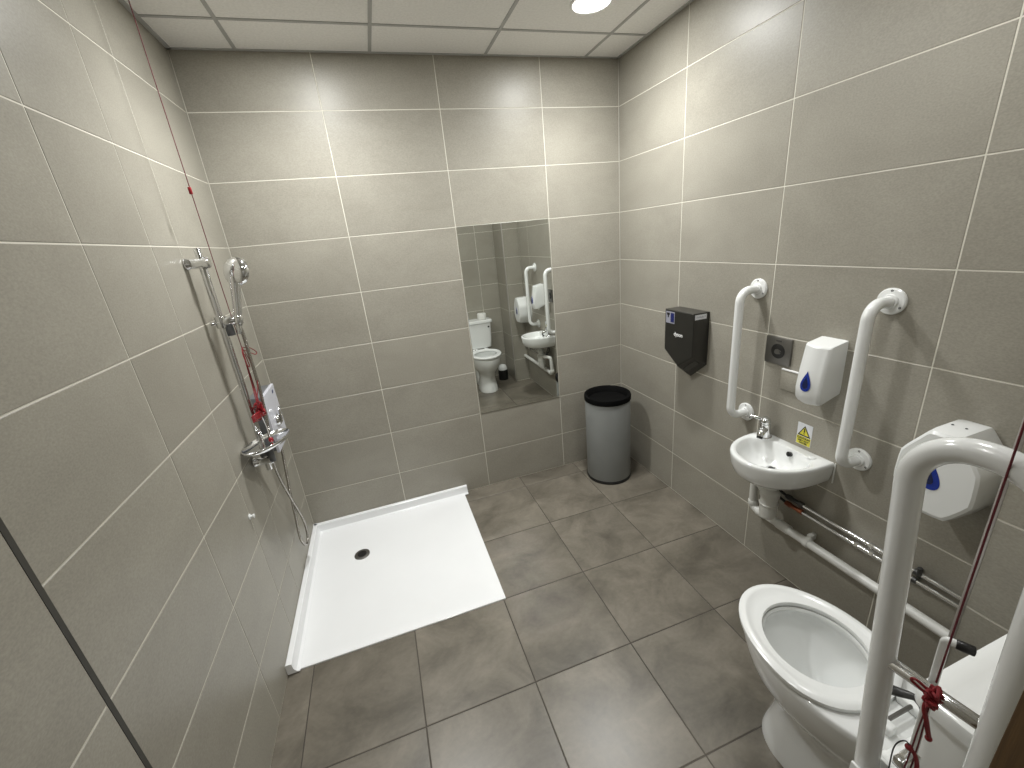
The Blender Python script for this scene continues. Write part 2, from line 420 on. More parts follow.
bm = bmesh.new(); lathe(bm, (-0.897, -0.374, 0.004), (0, 0, 1), [(0.044, 0), (0.044, 0.0035), (0.040, 0.005), (0.001, 0.0052)], 40)
dr = obj('drain_cover', bm, M['steel'], t); dr['label'] = 'round metal drain cover'
bm = bmesh.new(); lathe(bm, (-0.897, -0.374, 0.009), (0, 0, 1), [(0.026, 0), (0.026, 0.0012), (0.018, 0.0014), (0.018, 0.0003)], 30)
lathe(bm, (-0.897, -0.374, 0.009), (0, 0, 1), [(0.010, 0), (0.010, 0.0012), (0.001, 0.0013)], 20)
obj('drain_ring', bm, M['black'], dr)

# ------------------------------------------------------------------ waste bin
t = thing('waste_bin', 'tall round grey metal bin with a black rim in the far right corner', 'bin', (0.848, -0.250, 0))
bc = (0.848, -0.250, 0); BK = 1.045
bm = bmesh.new(); lathe(bm, bc, (0, 0, 1), [(q * BK, h * 1.045) for q, h in [(0.146, 0.018), (0.1465, 0.022), (0.1465, 0.578), (0.144, 0.582), (0.144, 0.57), (0.143, 0.03)]], 64)
obj('body', bm, M['bin'], t)
bm = bmesh.new(); lathe(bm, bc, (0, 0, 1), [(q * BK, h * 1.045) for q, h in [(0.14, 0), (0.149, 0.001), (0.150, 0.006), (0.149, 0.018), (0.146, 0.022), (0.14, 0.02)]], 64)
obj('base_ring', bm, M['black'], t)
bm = bmesh.new(); lathe(bm, bc, (0, 0, 1), [(q * BK, h * 1.045) for q, h in [(0.147, 0.570), (0.1505, 0.573), (0.1515, 0.598), (0.149, 0.606), (0.138, 0.608), (0.130, 0.600), (0.116, 0.55), (0.112, 0.35), (0.110, 0.2), (0.001, 0.19)]], 64)
obj('rim', bm, M['black_matt'], t)

# ------------------------------------------------------------------ hand dryer
DY0, DY1, DYM = -0.622, -0.854, -0.738
t = thing('hand_dryer', 'black wall hand dryer with a V-shaped lower edge on the right wall', 'hand dryer', (XR, DYM, 1.04))
bm = bmesh.new(); xf = XR - 0.1
def vring(x, zt, zs, zv, ins=0.0):
    return [V(x, DY0 - ins, zt - ins), V(x, DYM, zt - ins), V(x, DY1 + ins, zt - ins), V(x, DY1 + ins, zs + ins), V(x, DYM, zv + ins * 1.3), V(x, DY0 - ins, zs + ins)]
loft(bm, [vring(XR - 0.001, 1.236, 0.945, 0.846), vring(XR - 0.045, 1.2365, 0.972, 0.880), vring(xf + 0.004, 1.237, 1.0, 0.922), vring(xf, 1.237, 1.002, 0.926, 0.004)])
obj('shell', bm, M['dryer'], t, angle=20)
# air slots along the underside of each wing
for s in (-1, 1):
    bm = bmesh.new()
    a = V(XR - 0.055, DYM + s * 0.105, 0.966); b = V(XR - 0.055, DYM + s * 0.012, 0.8975)
    dv = V(-0.014, 0, 0.011); nn = V(0, 0, -0.0015)
    p = [a - dv + nn, b - dv + nn, b + dv + nn, a + dv + nn]
    prism(bm, p, (0, 0, 0.006))
    obj('air_slot', bm, M['dryer_in'], t, smooth=False)
bm = bmesh.new(); box(bm, (xf - 0.0008, -0.704, 1.161), (xf + 0.001, -0.632, 1.226), 0.0003, 1)
st = obj('instruction_label', bm, M['label_grey'], t); st['label'] = 'small dark blue and grey instruction label'
bm = bmesh.new(); box(bm, (xf - 0.0016, -0.700, 1.168), (xf, -0.672, 1.220), 0.0003, 1); obj('label_panel', bm, M['label_blue'], st)
bm = bmesh.new(); box(bm, (xf - 0.0014, -0.664, 1.206), (xf, -0.640, 1.219)); box(bm, (xf - 0.0014, -0.656, 1.192), (xf, -0.648, 1.206)); obj('symbol', bm, M['print_black'], st, smooth=False)
text('dyson', 0.030, (xf - 0.0006, -0.738, 1.106), (0, -1, 0), (0, 0, 1), M['print_white'], 'logo', t, bold=0.0008)
bm = bmesh.new(); box(bm, (1.022, DY1 - 0.0012, 1.203), (1.095, DY1 + 0.001, 1.229), 0.0003, 1)
sl = obj('side_label', bm, M['label_white'], t); sl['label'] = 'small white label on the side'
text('Airblade V', 0.014, (1.058, DY1 - 0.0014, 1.216), (1, 0, 0), (0, 0, 1), M['label_grey'], 'lettering', sl)

# ------------------------------------------------------------------ vertical grab rails
def flange(bm, c, ax, r=0.0445):
    lathe(bm, c, ax, [(r, 0), (r, 0.006), (r - 0.004, 0.010), (0.026, 0.0115), (0.024, 0.018), (0.018, 0.02)], 40)
def vrail(y, label):
    t = thing('grab_rail', label, 'grab rail', (XR, y, 0.772), 'white vertical grab rails on the right wall')
    bm = bmesh.new(); xt = XR - 0.104
    tube(bm, fillet([(XR - 0.002, y, 1.378), (xt, y, 1.378), (xt, y, 0.774), (XR - 0.002, y, 0.774)], 0.078, 14), 0.0188, 24)
    obj('bar', bm, M['enamel'], t)
    for z in (1.378, 0.774):
        bm = bmesh.new(); flange(bm, (XR - 0.0005, y, z), (-1, 0, 0))
        f = obj('wall_flange', bm, M['enamel'], t)
        for k in range(3):
            a = math.radians(90 + 120 * k)
            bm = bmesh.new(); c = V(XR - 0.0095, y + 0.0355 * math.cos(a), z + 0.0355 * math.sin(a))
            lathe(bm, c, (-1, 0, 0), [(0.0042, 0), (0.0042, 0.0016), (0.002, 0.0022), (0.001, 0.001)], 12)
            obj('screw', bm, M['screw'], f)
vrail(-1.139, 'vertical white grab rail left of the basin, beside the hand dryer')
vrail(-1.665, 'vertical white grab rail right of the basin, beside the soap dispenser')

# ------------------------------------------------------------------ touch plate
t = thing('sensor_plate', 'square dark metal plate with a round hand symbol above the basin tap', 'sensor plate', (XR, -1.275, 1.118))
bm = bmesh.new(); box(bm, (XR - 0.009, -1.337, 1.057), (XR, -1.213, 1.179), 0.003, 2); obj('plate', bm, M['steel'], t)
bm = bmesh.new(); lathe(bm, (XR - 0.009, -1.276, 1.118), (-1, 0, 0), [(0.033, 0), (0.033, 0.001), (0.031, 0.0018), (0.001, 0.0018)], 40); obj('dial', bm, M['black'], t)
bm = bmesh.new(); X = XR - 0.0125
def flat(bm, pts, th=0.001): prism(bm, [(X, -1.276 - a, 1.118 + b) for a, b in pts], (0.0016, 0, 0))
flat(bm, [(-0.016, -0.006), (-0.012, 0.006), (-0.002, 0.010), (0.016, 0.004), (0.018, -0.001), (0.004, 0.001), (0.016, -0.006), (0.010, -0.012), (-0.004, -0.014), (-0.012, -0.012)])
obj('hand_symbol', bm, M['steel'], t, smooth=False)
bm = bmesh.new()
for q in range(5): box(bm, (XR - 0.0096, -1.289 + 0.0055 * q, 1.1605), (XR - 0.0085, -1.2852 + 0.0055 * q, 1.1665))
obj('faded_marking', bm, M['dark_steel'], t, smooth=False)
# plain steel plate behind the soap dispenser
t = thing('blank_plate', 'small plain satin metal wall plate partly behind the soap dispenser', 'wall plate', (XR, -1.345, 1.0))
bm = bmesh.new(); box(bm, (XR - 0.010, -1.388, 0.952), (XR, -1.304, 1.046), 0.003, 2); obj('plate', bm, M['wall_tile'], t)
bm = bmesh.new(); box(bm, (XR - 0.0125, -1.386, 1.0415), (XR - 0.001, -1.306, 1.0475), 0.001, 1); obj('top_edge', bm, M['print_white'], t)

# ------------------------------------------------------------------ soap dispenser
t = thing('soap_dispenser', 'white wall soap dispenser with a blue drop window above the basin', 'soap dispenser', (XR, -1.502, 0.96))
bm = bmesh.new()
def sd(z, dep, w, r=0.02):
    out = []; x0 = XR - 0.0005; x1 = XR - dep * 1.12; yc = -1.502
    pts = [(x0, yc + w)]
    for k in range(7):
        a = k / 6 * PI / 2; pts.append((x1 + r * (1 - math.sin(a)) * 0.8, yc + w - r * (1 - math.cos(a)) * 0.8))
    for k in range(1, 8):
        f = k / 8; pts.append((x1 - 0.008 * math.sin(f * PI), yc + (w - r * .8) * (1 - 2 * f)))
    for k in range(6, -1, -1):
        a = k / 6 * PI / 2; pts.append((x1 + r * (1 - math.sin(a)) * 0.8, yc - w + r * (1 - math.cos(a)) * 0.8))
    pts.append((x0, yc - w))
    return [V(a, b, z) for a, b in pts]
def tilt(ring, dz):   # raise towards the wall
    return [V(p.x, p.y, p.z + dz * (p.x - (XR - 0.1)) / 0.1) for p in ring]
loft(bm, [tilt(sd(0.960, 0.045, 0.034, .01), 0.045), tilt(sd(0.962, 0.066, 0.043, .014), 0.04), tilt(sd(0.972, 0.088, 0.049), 0.032), tilt(sd(0.99, 0.098, 0.0515), 0.02), sd(1.03, 0.102, 0.052), sd(1.10, 0.095, 0.052),
          tilt(sd(1.196, 0.080, 0.0515), 0.018), tilt(sd(1.200, 0.076, 0.050), 0.018), tilt(sd(1.201, 0.06, 0.04), 0.018)])
obj('cover', bm, M['plastic'], t, angle=32)
def drop(bm, cx, cy, cz, w, h, tiltx, th=0.003):
    pts = []; L_ = w + h * 1.35
    for k in range(1, 32):
        a = 2 * PI * k / 32
        r = 1.16 * w * math.sin(a) * abs(math.sin(a / 2)) ** 1.5; z = -w + L_ * (1 + math.cos(a)) / 2
        pts.append(V(cx + tiltx * z, cy - r, cz + z))
    pts.append(V(cx + tiltx * (L_ - w), cy, cz + L_ - w))
    # drop bad duplicates
    cl = [p for i, p in enumerate(pts) if (p - pts[i - 1]).length > 1e-5]
    prism(bm, cl, (-th, 0, 0), 0.0006, 1)
bm = bmesh.new(); drop(bm, XR - 0.1190, -1.501, 1.049, 0.0245, 0.042, 0.07, 0.003)
w_ = obj('drop_window', bm, M['blue'], t)
bm = bmesh.new(); drop(bm, XR - 0.1213, -1.501, 1.049, 0.013, 0.026, 0.07, 0.0022)
obj('drop_mark', bm, M['blue_dark'], w_)
bm = bmesh.new(); cyl(bm, (XR - 0.05, -1.502, 0.968), (XR - 0.05, -1.502, 0.955), 0.008, 16); obj('nozzle', bm, M['pipe_plastic'], t)

# ------------------------------------------------------------------ bulk tissue dispenser
t = thing('tissue_dispenser', 'large white six-sided toilet tissue dispenser with a blue drop window on the right wall', 'tissue dispenser', (XR, -1.943, 0.9))
bm = bmesh.new()
def hexr(x, k=1.0, dz=0.0, kb=1.0):
    yc = -1.951; zc = 0.90
    P = [(0.036, 0.148), (-0.036, 0.148), (-0.100, 0.055), (-0.104, -0.055), (-0.050, -0.150 * kb), (0.050, -0.150 * kb), (0.104, -0.055), (0.100, 0.055)]
    # soften the corners
    out = []
    n = len(P)
    for i in range(n):
        a, b, c = V(*P[i - 1], 0), V(*P[i], 0), V(*P[(i + 1) % n], 0)
        rr_ = 0.012 if i in (0, 1) else 0.028
        for q in (b + (a - b).normalized() * rr_, b * .72 + ((a + c) / 2 * .0 + (b + (a - b).normalized() * rr_ + b + (c - b).normalized() * rr_) / 2) * .28, b + (c - b).normalized() * rr_): out.append(q)
    return [V(x, yc + q.x * k, zc + q.y * k + dz) for q in out]
loft(bm, [hexr(XR - 0.0005, 0.97), hexr(XR - 0.02, 1.0), hexr(XR - 0.12, 0.99, 0, 0.94), hexr(XR - 0.143, 0.965, 0, 0.92), hexr(XR - 0.150, 0.90, 0, 0.90), hexr(XR - 0.152, 0.6, 0, 0.9)])
obj('cover', bm, M['plastic'], t, angle=28)
bm = bmesh.new(); drop(bm, XR - 0.1505, -1.950, 0.885, 0.028, 0.042, 0.0, 0.003); w_ = obj('drop_window', bm, M['blue'], t)
bm = bmesh.new(); drop(bm, XR - 0.153, -1.946, 0.887, 0.013, 0.022, 0.0, 0.0015); obj('drop_mark', bm, M['blue_dark'], w_)
for yy in (-1.930, -1.962):
    bm = bmesh.new(); ball(bm, (XR - 0.075, yy, 1.0485), 0.0035, (1, 1, 0.4)); obj('lock_hole', bm, M['screw'], t)
bm = bmesh.new(); box(bm, (XR - 0.10, -1.965, 0.752), (XR - 0.05, -1.92, 0.762), 0.004); obj('paper_outlet', bm, M['black'], t)

# ------------------------------------------------------------------ basin
BYC = -1.408
def dring(xb, a, b, z, xw, yc=BYC, n=30, ex=0.85):
    out = [V(xw, yc + a, z)]
    for k in range(n + 1):
        th = PI * k / n; c = math.cos(th); s = math.sin(th)
        out.append(V(xb - b * (abs(s) ** ex), yc + a * math.copysign(abs(c) ** 0.97, c), z))
    out.append(V(xw, yc - a, z))
    # back points
    for k in range(1, 4): out.append(V(xw, yc - a + 2 * a * k / 4, z))
    return out
def iring(xc, yc, a, bx, z, n=30):
    out = [V(xc + bx * .62, yc + a * .70, z)]
    for k in range(n + 1):
        th = PI * k / n; c = math.cos(th); s = math.sin(th)
        out.append(V(xc - bx * 1.45 * (s ** .92) + bx * .25, yc + a * math.copysign(abs(c) ** 0.95, c), z))
    out.append(V(xc + bx * .70, yc - a * .80, z))
    for k in range(1, 4):
        f = k / 4; out.append(V(xc + bx * (0.70 + 0.10 * math.sin(PI * f)), yc - a * .80 + a * 1.50 * f, z))
    return out
t = thing('wash_basin', 'small white D-shaped ceramic basin fixed to the right wall', 'basin', (XR, BYC, 0.6))
bm = bmesh.new()
zt = 0.712
xw = XR - 0.0005
loft(bm, [dring(1.075, 0.060, 0.11, 0.586, xw), dring(1.07, 0.105, 0.165, 0.590, xw), dring(1.065, 0.145, 0.208, 0.603, xw), dring(1.062, 0.162, 0.228, 0.625, xw), dring(1.06, 0.170, 0.238, 0.66, xw),
          dring(1.06, 0.1735, 0.243, 0.695, xw), dring(1.06, 0.174, 0.2435, 0.706, xw), dring(1.06, 0.171, 0.2405, 0.712, xw), dring(1.058, 0.1655, 0.234, 0.7135, xw - 0.003),
          iring(0.982, -1.410, 0.150, 0.118, 0.7125), iring(0.982, -1.410, 0.145, 0.113, 0.707), iring(0.984, -1.410, 0.136, 0.106, 0.685), iring(0.988, -1.408, 0.118, 0.092, 0.652),
          iring(0.996, -1.404, 0.085, 0.066, 0.628), iring(1.004, -1.400, 0.05, 0.036, 0.619), iring(1.007, -1.399, 0.026, 0.018, 0.617)])
obj('bowl', bm, M['ceramic'], t, angle=50)
bm = bmesh.new(); lathe(bm, (1.005, -1.397, 0.6175), (0, 0, 1), [(0.022, 0), (0.022, 0.001), (0.017, 0.002), (0.014, 0.0005)], 28)
wd = obj('waste_ring', bm, M['chrome'], t)
bm = bmesh.new(); lathe(bm, (1.005, -1.397, 0.6175), (0, 0, 1), [(0.014, 0), (0.014, 0.001), (0.001, 0.001)], 20); obj('waste_hole', bm, M['black'], wd)
bm = bmesh.new(); lathe(bm, (1.062, -1.427, 0.690), (-1, 0, 0.35), [(0.011, -0.006), (0.011, 0.0055), (0.009, 0.0065), (0.001, 0.0065)], 24); obj('overflow_hole', bm, M['black'], t)
bm = bmesh.new(); lathe(bm, (1.078, -1.512, 0.713), (0, 0, 1), [(0.017, 0), (0.016, 0.002), (0.010, 0.004), (0.001, 0.0045)], 28); obj('tap_hole_cover', bm, M['ceramic'], t)
bm = bmesh.new(); box(bm, (XR - 0.004, BYC - 0.181, 0.62), (XR, BYC - 0.176, 0.713), 0.001); obj('sealant', bm, M['pipe_plastic'], t)

t = thing('basin_tap', 'small chrome lever mixer tap on the left end of the basin', 'tap', (1.072, -1.292, zt))
bm = bmesh.new(); tx, ty = 1.072, -1.292
lathe(bm, (tx, ty, zt), (-0.12, 0, 1), [(0.027, 0.001), (0.027, 0.004), (0.0225, 0.009), (0.0215, 0.050), (0.0235, 0.068), (0.023, 0.074), (0.012, 0.078)], 32)
obj('body', bm, M['chrome'], t)
bm = bmesh.new(); sp = [(tx - 0.004, ty, zt + 0.044), (tx - 0.026, ty - 0.008, zt + 0.046), (tx - 0.046, ty - 0.016, zt + 0.038), (tx - 0.056, ty - 0.020, zt + 0.024)]
tube(bm, spline(sp, 6), 0.013, 20, radii=[0.0185 - 0.0045 * i / 18 for i in range(19)]); s_ = obj('spout', bm, M['chrome'], t)
bm = bmesh.new(); cyl(bm, (tx - 0.0555, ty - 0.0198, zt + 0.025), (tx - 0.060, ty - 0.021, zt + 0.016), 0.0125, 20); obj('aerator', bm, M['black'], s_)
bm = bmesh.new(); lathe(bm, (tx - 0.009, ty, zt + 0.076), (-0.12, 0, 1), [(0.0225, 0), (0.0235, 0.006), (0.021, 0.018), (0.012, 0.026), (0.001, 0.027)], 28)
tube(bm, spline([(tx - 0.012, ty, zt + 0.090), (tx - 0.030, ty + 0.020, zt + 0.096), (tx - 0.050, ty + 0.046, zt + 0.104)], 5), 0.006, 12, radii=[0.011 - 0.0006 * i for i in range(11)])
obj('lever', bm, M['chrome'], t)

# hazard sticker
t = thing('warning_sticker', 'small white and yellow warning sticker with a black triangle above the basin', 'sticker', (XR, -1.441, 0.778))
bm = bmesh.new(); box(bm, (XR - 0.001, -1.474, 0.7285), (XR, -1.408, 0.829), 0.0003, 1); obj('backing', bm, M['label_white'], t)
def tri(bm, yc, zc, w, h, x, m=0): prism(bm, [(x, yc + w, zc - h / 2), (x, yc - w, zc - h / 2), (x, yc, zc + h / 2)], (0.0006, 0, 0))
bm = bmesh.new(); tri(bm, -1.441, 0.795, 0.029, 0.049, XR - 0.0016); tr = obj('triangle', bm, M['print_black'], t, smooth=False)
bm = bmesh.new(); tri(bm, -1.441, 0.794, 0.021, 0.035, XR - 0.0021); obj('triangle_fill', bm, M['yellow'], tr, smooth=False)
bm = bmesh.new(); box(bm, (XR - 0.0025, -1.4435, 0.789), (XR - 0.0018, -1.4385, 0.806)); box(bm, (XR - 0.0025, -1.4435, 0.781), (XR - 0.0018, -1.4385, 0.7855)); obj('exclamation_mark', bm, M['print_black'], tr, smooth=False)
bm = bmesh.new(); box(bm, (XR - 0.0014, -1.472, 0.7305), (XR - 0.0004, -1.410, 0.768)); pn = obj('yellow_panel', bm, M['yellow'], t, smooth=False)
text('CAUTION', 0.0125, (XR - 0.0016, -1.441, 0.7600), (0, -1, 0), (0, 0, 1), M['print_black'], 'lettering', pn, bold=0.0005)
text('VERY HOT\nWATER', 0.0105, (XR - 0.0016, -1.441, 0.7425), (0, -1, 0), (0, 0, 1), M['print_black'], 'lettering', pn, bold=0.0004)

# ------------------------------------------------------------------ waste trap and pipes
t = thing('bottle_trap', 'white plastic bottle trap hanging under the basin', 'trap', (1.012, -1.392, 0.36))
c0 = (1.012, -1.400, 0)
bm = bmesh.new(); lathe(bm, c0, (0, 0, 1), [(0.020, 0.365), (0.026, 0.360), (0.034, 0.368), (0.036, 0.40), (0.036, 0.425), (0.039, 0.428), (0.040, 0.436), (0.036, 0.440), (0.035, 0.47), (0.040, 0.474), (0.041, 0.495), (0.036, 0.502), (0.024, 0.510), (0.022, 0.53)], 36)
obj('bottle', bm, M['pipe_plastic'], t)
bm = bmesh.new(); lathe(bm, c0, (0, 0, 1), [(0.030, 0.520), (0.034, 0.523), (0.034, 0.545), (0.030, 0.550), (0.022, 0.552), (0.022, 0.575)], 12); obj('collar_nut', bm, M['pipe_plastic'], t)
bm = bmesh.new(); lathe(bm, c0, (0, 0, 1), [(0.030, 0.572), (0.034, 0.576), (0.034, 0.590), (0.020, 0.596)], 28); obj('rubber_washer', bm, M['black'], t)
t = thing('waste_pipe', 'white plastic waste pipe running low along the right wall', 'pipe', (1.075, -1.7, 0.308))
bm = bmesh.new()
tube(bm, fillet([(1.02, -1.362, 0.482), (1.068, -1.268, 0.482), (1.072, -1.268, 0.308), (1.075, -2.20, 0.308)], 0.028, 8), 0.0185, 20)
obj('pipe', bm, M['pipe_plastic'], t)
for a, b in (((1.0735, -1.268, 0.35), (1.0735, -1.268, 0.325)), ((1.072, -1.30, 0.308), (1.072, -1.345, 0.308)), ((1.074, -1.41, 0.308), (1.074, -1.47, 0.308))):
    bm = bmesh.new(); cyl(bm, a, b, 0.0225, 24, bev=0.002); obj('coupling', bm, M['pipe_plastic'], t)
for yy in (-1.555,):
    bm = bmesh.new(); cyl(bm, (1.075, yy + 0.011, 0.308), (1.075, yy - 0.011, 0.308), 0.0235, 24, bev=0.002)
    box(bm, (1.078, yy - 0.009, 0.318), (XR, yy + 0.009, 0.345), 0.002); obj('pipe_bracket', bm, M['pipe_plastic'], t)
for z, ys, xx, lab in ((0.463, -1.43, 1.088, 'upper thin chrome water pipe along the right wall behind the toilet rail'), (0.428, -1.40, 1.088, 'lower thin chrome water pipe along the right wall behind the toilet rail')):
    t = thing('water_pipe', lab, 'pipe', (xx, -1.8, z), 'thin chrome water pipes on the right wall')
    bm = bmesh.new(); tube(bm, [(xx, -1.50, z), (xx, -2.2, z)], 0.0078, 14); obj('pipe', bm, M['chrome'], t)
    bm = bmesh.new(); dz = z - 0.44
    tube(bm, spline([(1.068, -1.292 - dz * .6, 0.62), (1.055 + dz, -1.315 - dz * .5, 0.54), (1.062, -1.35, z + 0.05), (xx - .005, -1.395, z + 0.012), (xx, -1.43, z)], 7), 0.0062, 12); obj('flexible_hose', bm, M['dark_steel'], t)
    bm = bmesh.new(); cyl(bm, (xx, -1.425, z), (xx, -1.448, z), 0.0125, 6); cyl(bm, (xx, -1.485, z), (xx, -1.505, z), 0.0125, 6); cyl(bm, (xx, -1.445, z), (xx, -1.488, z), 0.0095, 16)
    v = obj('isolating_valve', bm, M['brass'] if z < .45 else M['dark_steel'], t)
    y2 = -1.775 if z > .45 else -1.725
    bm = bmesh.new(); cyl(bm, (xx, y2, z), (xx, y2 - 0.013, z), 0.0125, 6); cyl(bm, (xx, y2 - 0.055, z), (xx, y2 - 0.068, z), 0.0125, 6); cyl(bm, (xx, y2 - .01, z), (xx, y2 - 0.06, z), 0.0095, 16); obj('coupling', bm, M['chrome'], t)
    y3 = -1.925
    bm = bmesh.new(); cyl(bm, (xx, y3 + .006, z), (xx, y3 - 0.006, z), 0.012, 20); box(bm, (xx + .002, y3 - .005, z - .006), (XR, y3 + .005, z + .006), .001); obj('pipe_clip', bm, M['dark_steel'], t)
    if z > .45:
        bm = bmesh.new(); cyl(bm, (xx - .006, -1.935, z), (xx - .01, -1.935, z + .03), 0.008, 14, bev=0.001); obj('valve_head', bm, M['dark_steel'], t)

# ------------------------------------------------------------------ toilet
TX = 0.545
def egg(z, cy, w, f, r, n=56, cx=TX, pw=2.0):
    out = []
    for k in range(n):
        a = 2 * PI * k / n; c, s = math.cos(a), math.sin(a)
        y = cy + (f if s > 0 else r) * math.copysign(abs(s) ** (2 / pw if s < 0 else 1), s)
        out.append(V(cx + w * math.copysign(abs(c) ** (2 / pw if s < 0 else 1), c), y, z))
    return out
t = thing('toilet', 'white close-coupled ceramic toilet with an open seat and no lid', 'toilet', (TX, -2.15, 0))
bm = bmesh.new(); cy = -2.0
loft(bm, [egg(0, cy, 0.106, 0.122, 0.28, pw=2.6), egg(0.012, cy, 0.106, 0.122, 0.28, pw=2.6), egg(0.04, cy, 0.103, 0.115, 0.27, pw=2.6), egg(0.12, cy, 0.090, 0.098, 0.26, pw=2.4), egg(0.19, cy, 0.088, 0.100, 0.26),
          egg(0.235, cy, 0.102, 0.128, 0.265), egg(0.27, cy, 0.128, 0.165, 0.27), egg(0.31, cy, 0.150, 0.205, 0.28), egg(0.3720, cy, 0.166, 0.226, 0.29), egg(0.4120, cy, 0.1735, 0.235, 0.295), egg(0.4320, cy, 0.1735, 0.235, 0.295), egg(0.4385, cy, 0.168, 0.229, 0.289),
          egg(0.4390, -1.985, 0.130, 0.150, 0.135), egg(0.4300, -1.985, 0.126, 0.146, 0.131), egg(0.4120, -1.985, 0.134, 0.156, 0.138), egg(0.3870, -1.985, 0.140, 0.160, 0.14), egg(0.33, -1.99, 0.122, 0.130, 0.12),
          egg(0.28, -2.0, 0.090, 0.085, 0.095), egg(0.245, -2.01, 0.068, 0.055, 0.07), egg(0.20, -2.02, 0.05, 0.04, 0.05)])
box(bm, (TX - 0.12, -2.45, 0.30), (TX + 0.12, -2.22, 0.4395), 0.02, 4)
box(bm, (TX - 0.085, -2.46, 0.0), (TX + 0.085, -2.2, 0.33), 0.02, 4)
obj('pan', bm, M['ceramic'], t, angle=50)
bm = bmesh.new(); loft(bm, [egg(0.247, -2.008, 0.07, 0.058, 0.072), egg(0.248, -2.008, 0.07, 0.058, 0.072)]); obj('water', bm, M['water'], t, smooth=False)
bm = bmesh.new(); sy = -1.995
loft(bm, [egg(0.4420, sy, 0.176, 0.239, 0.166, pw=2.3), egg(0.4460, sy, 0.183, 0.246, 0.173, pw=2.3), egg(0.4560, sy, 0.183, 0.246, 0.173, pw=2.3), egg(0.4615, sy, 0.175, 0.238, 0.165, pw=2.3), egg(0.4635, sy, 0.167, 0.229, 0.158, pw=2.2), egg(0.4625, sy, 0.161, 0.221, 0.153, pw=2.2),
          egg(0.4585, -1.995, 0.157, 0.214, 0.150), egg(0.4575, -1.988, 0.147, 0.182, 0.144), egg(0.4560, -1.98, 0.134, 0.148, 0.136), egg(0.4480, -1.98, 0.131, 0.145, 0.133), egg(0.4420, -1.98, 0.134, 0.148, 0.136)], loop=True)
obj('seat', bm, M['plastic'], t, angle=50)
for hx in (0.49, 0.60):
    bm = bmesh.new(); box(bm, (hx - 0.014, -2.222, 0.439), (hx + 0.014, -2.165, 0.468), 0.007, 3); obj('hinge_block', bm, M['plastic'], t)
bm = bmesh.new(); cyl(bm, (0.478, -2.199, 0.462), (0.614, -2.199, 0.462), 0.005, 14); obj('hinge_rod', bm, M['steel'], t)
# cistern
bm = bmesh.new()
def rrx(x0, x1, y0, y1, r, z, n=5): return rr(x0, x1, y0, y1, r, z, n)
loft(bm, [rrx(0.385, 0.705, -2.465, -2.315, 0.03, 0.439), rrx(0.375, 0.715, -2.466, -2.305, 0.032, 0.447), rrx(0.365, 0.725, -2.467, -2.298, 0.03, 0.55), rrx(0.358, 0.732, -2.468, -2.292, 0.028, 0.75), rrx(0.365, 0.725, -2.46, -2.30, 0.028, 0.752)])
cs = obj('cistern', bm, M['ceramic'], t, angle=40)
bm = bmesh.new()
loft(bm, [rrx(0.348, 0.742, -2.469, -2.286, 0.03, 0.749), rrx(0.341, 0.749, -2.469, -2.281, 0.03, 0.753), rrx(0.340, 0.750, -2.469, -2.280, 0.03, 0.778), rrx(0.343, 0.747, -2.469, -2.283, 0.028, 0.785), rrx(0.352, 0.738, -2.46, -2.292, 0.022, 0.789), rrx(0.375, 0.715, -2.44, -2.315, 0.01, 0.787), rrx(0.385, 0.705, -2.43, -2.325, 0.01, 0.786)])
obj('cistern_lid', bm, M['ceramic'], t, angle=40)
bm = bmesh.new(); lathe(bm, (0.405, -2.291, 0.70), (0, 1, 0), [(0.016, 0), (0.016, 0.006), (0.012, 0.010), (0.008, 0.022)], 24)
tube(bm, spline([(0.405, -2.272, 0.700), (0.400, -2.262, 0.698), (0.388, -2.245, 0.694), (0.374, -2.225, 0.692)], 5), 0.006, 12, radii=[0.006 + 0.006 * (i / 15) for i in range(16)])
obj('flush_lever', bm, M['dark_steel'], t)
bm = bmesh.new(); lathe(bm, (0.695, -2.293, 0.70), (0, 1, 0), [(0.011, 0), (0.011, 0.004), (0.001, 0.006)], 20); obj('overflow_plug', bm, M['black'], t)

# toilet roll on the cistern, brush behind the pan (both seen in the mirror)
t = thing('toilet_roll', 'white toilet roll standing on the cistern lid, seen in the mirror', 'toilet roll', (0.645, -2.375, 0.787))
bm = bmesh.new(); lathe(bm, (0.645, -2.375, 0.7875), (0, 0, 1), [(0.022, 0), (0.052, 0), (0.054, 0.003), (0.054, 0.067), (0.052, 0.07), (0.022, 0.07), (0.021, 0.06), (0.021, 0.01), (0.022, 0)], 40, cap=False); obj('paper', bm, M['paper'], t)
t = thing('toilet_brush', 'toilet brush in a black pot with a white round top behind the toilet', 'toilet brush', (0.815, -2.28, 0))
bm = bmesh.new(); lathe(bm, (0.815, -2.28, 0.0), (0, 0, 1), [(0.055, 0), (0.06, 0.004), (0.062, 0.10), (0.058, 0.13), (0.054, 0.132), (0.052, 0.12)], 36); obj('pot', bm, M['black'], t)
bm = bmesh.new(); lathe(bm, (0.815, -2.28, 0.115), (0, 0, 1), [(0.045, 0), (0.056, 0.012), (0.055, 0.045), (0.040, 0.072), (0.020, 0.082), (0.001, 0.086)], 36); obj('lid', bm, M['plastic'], t)

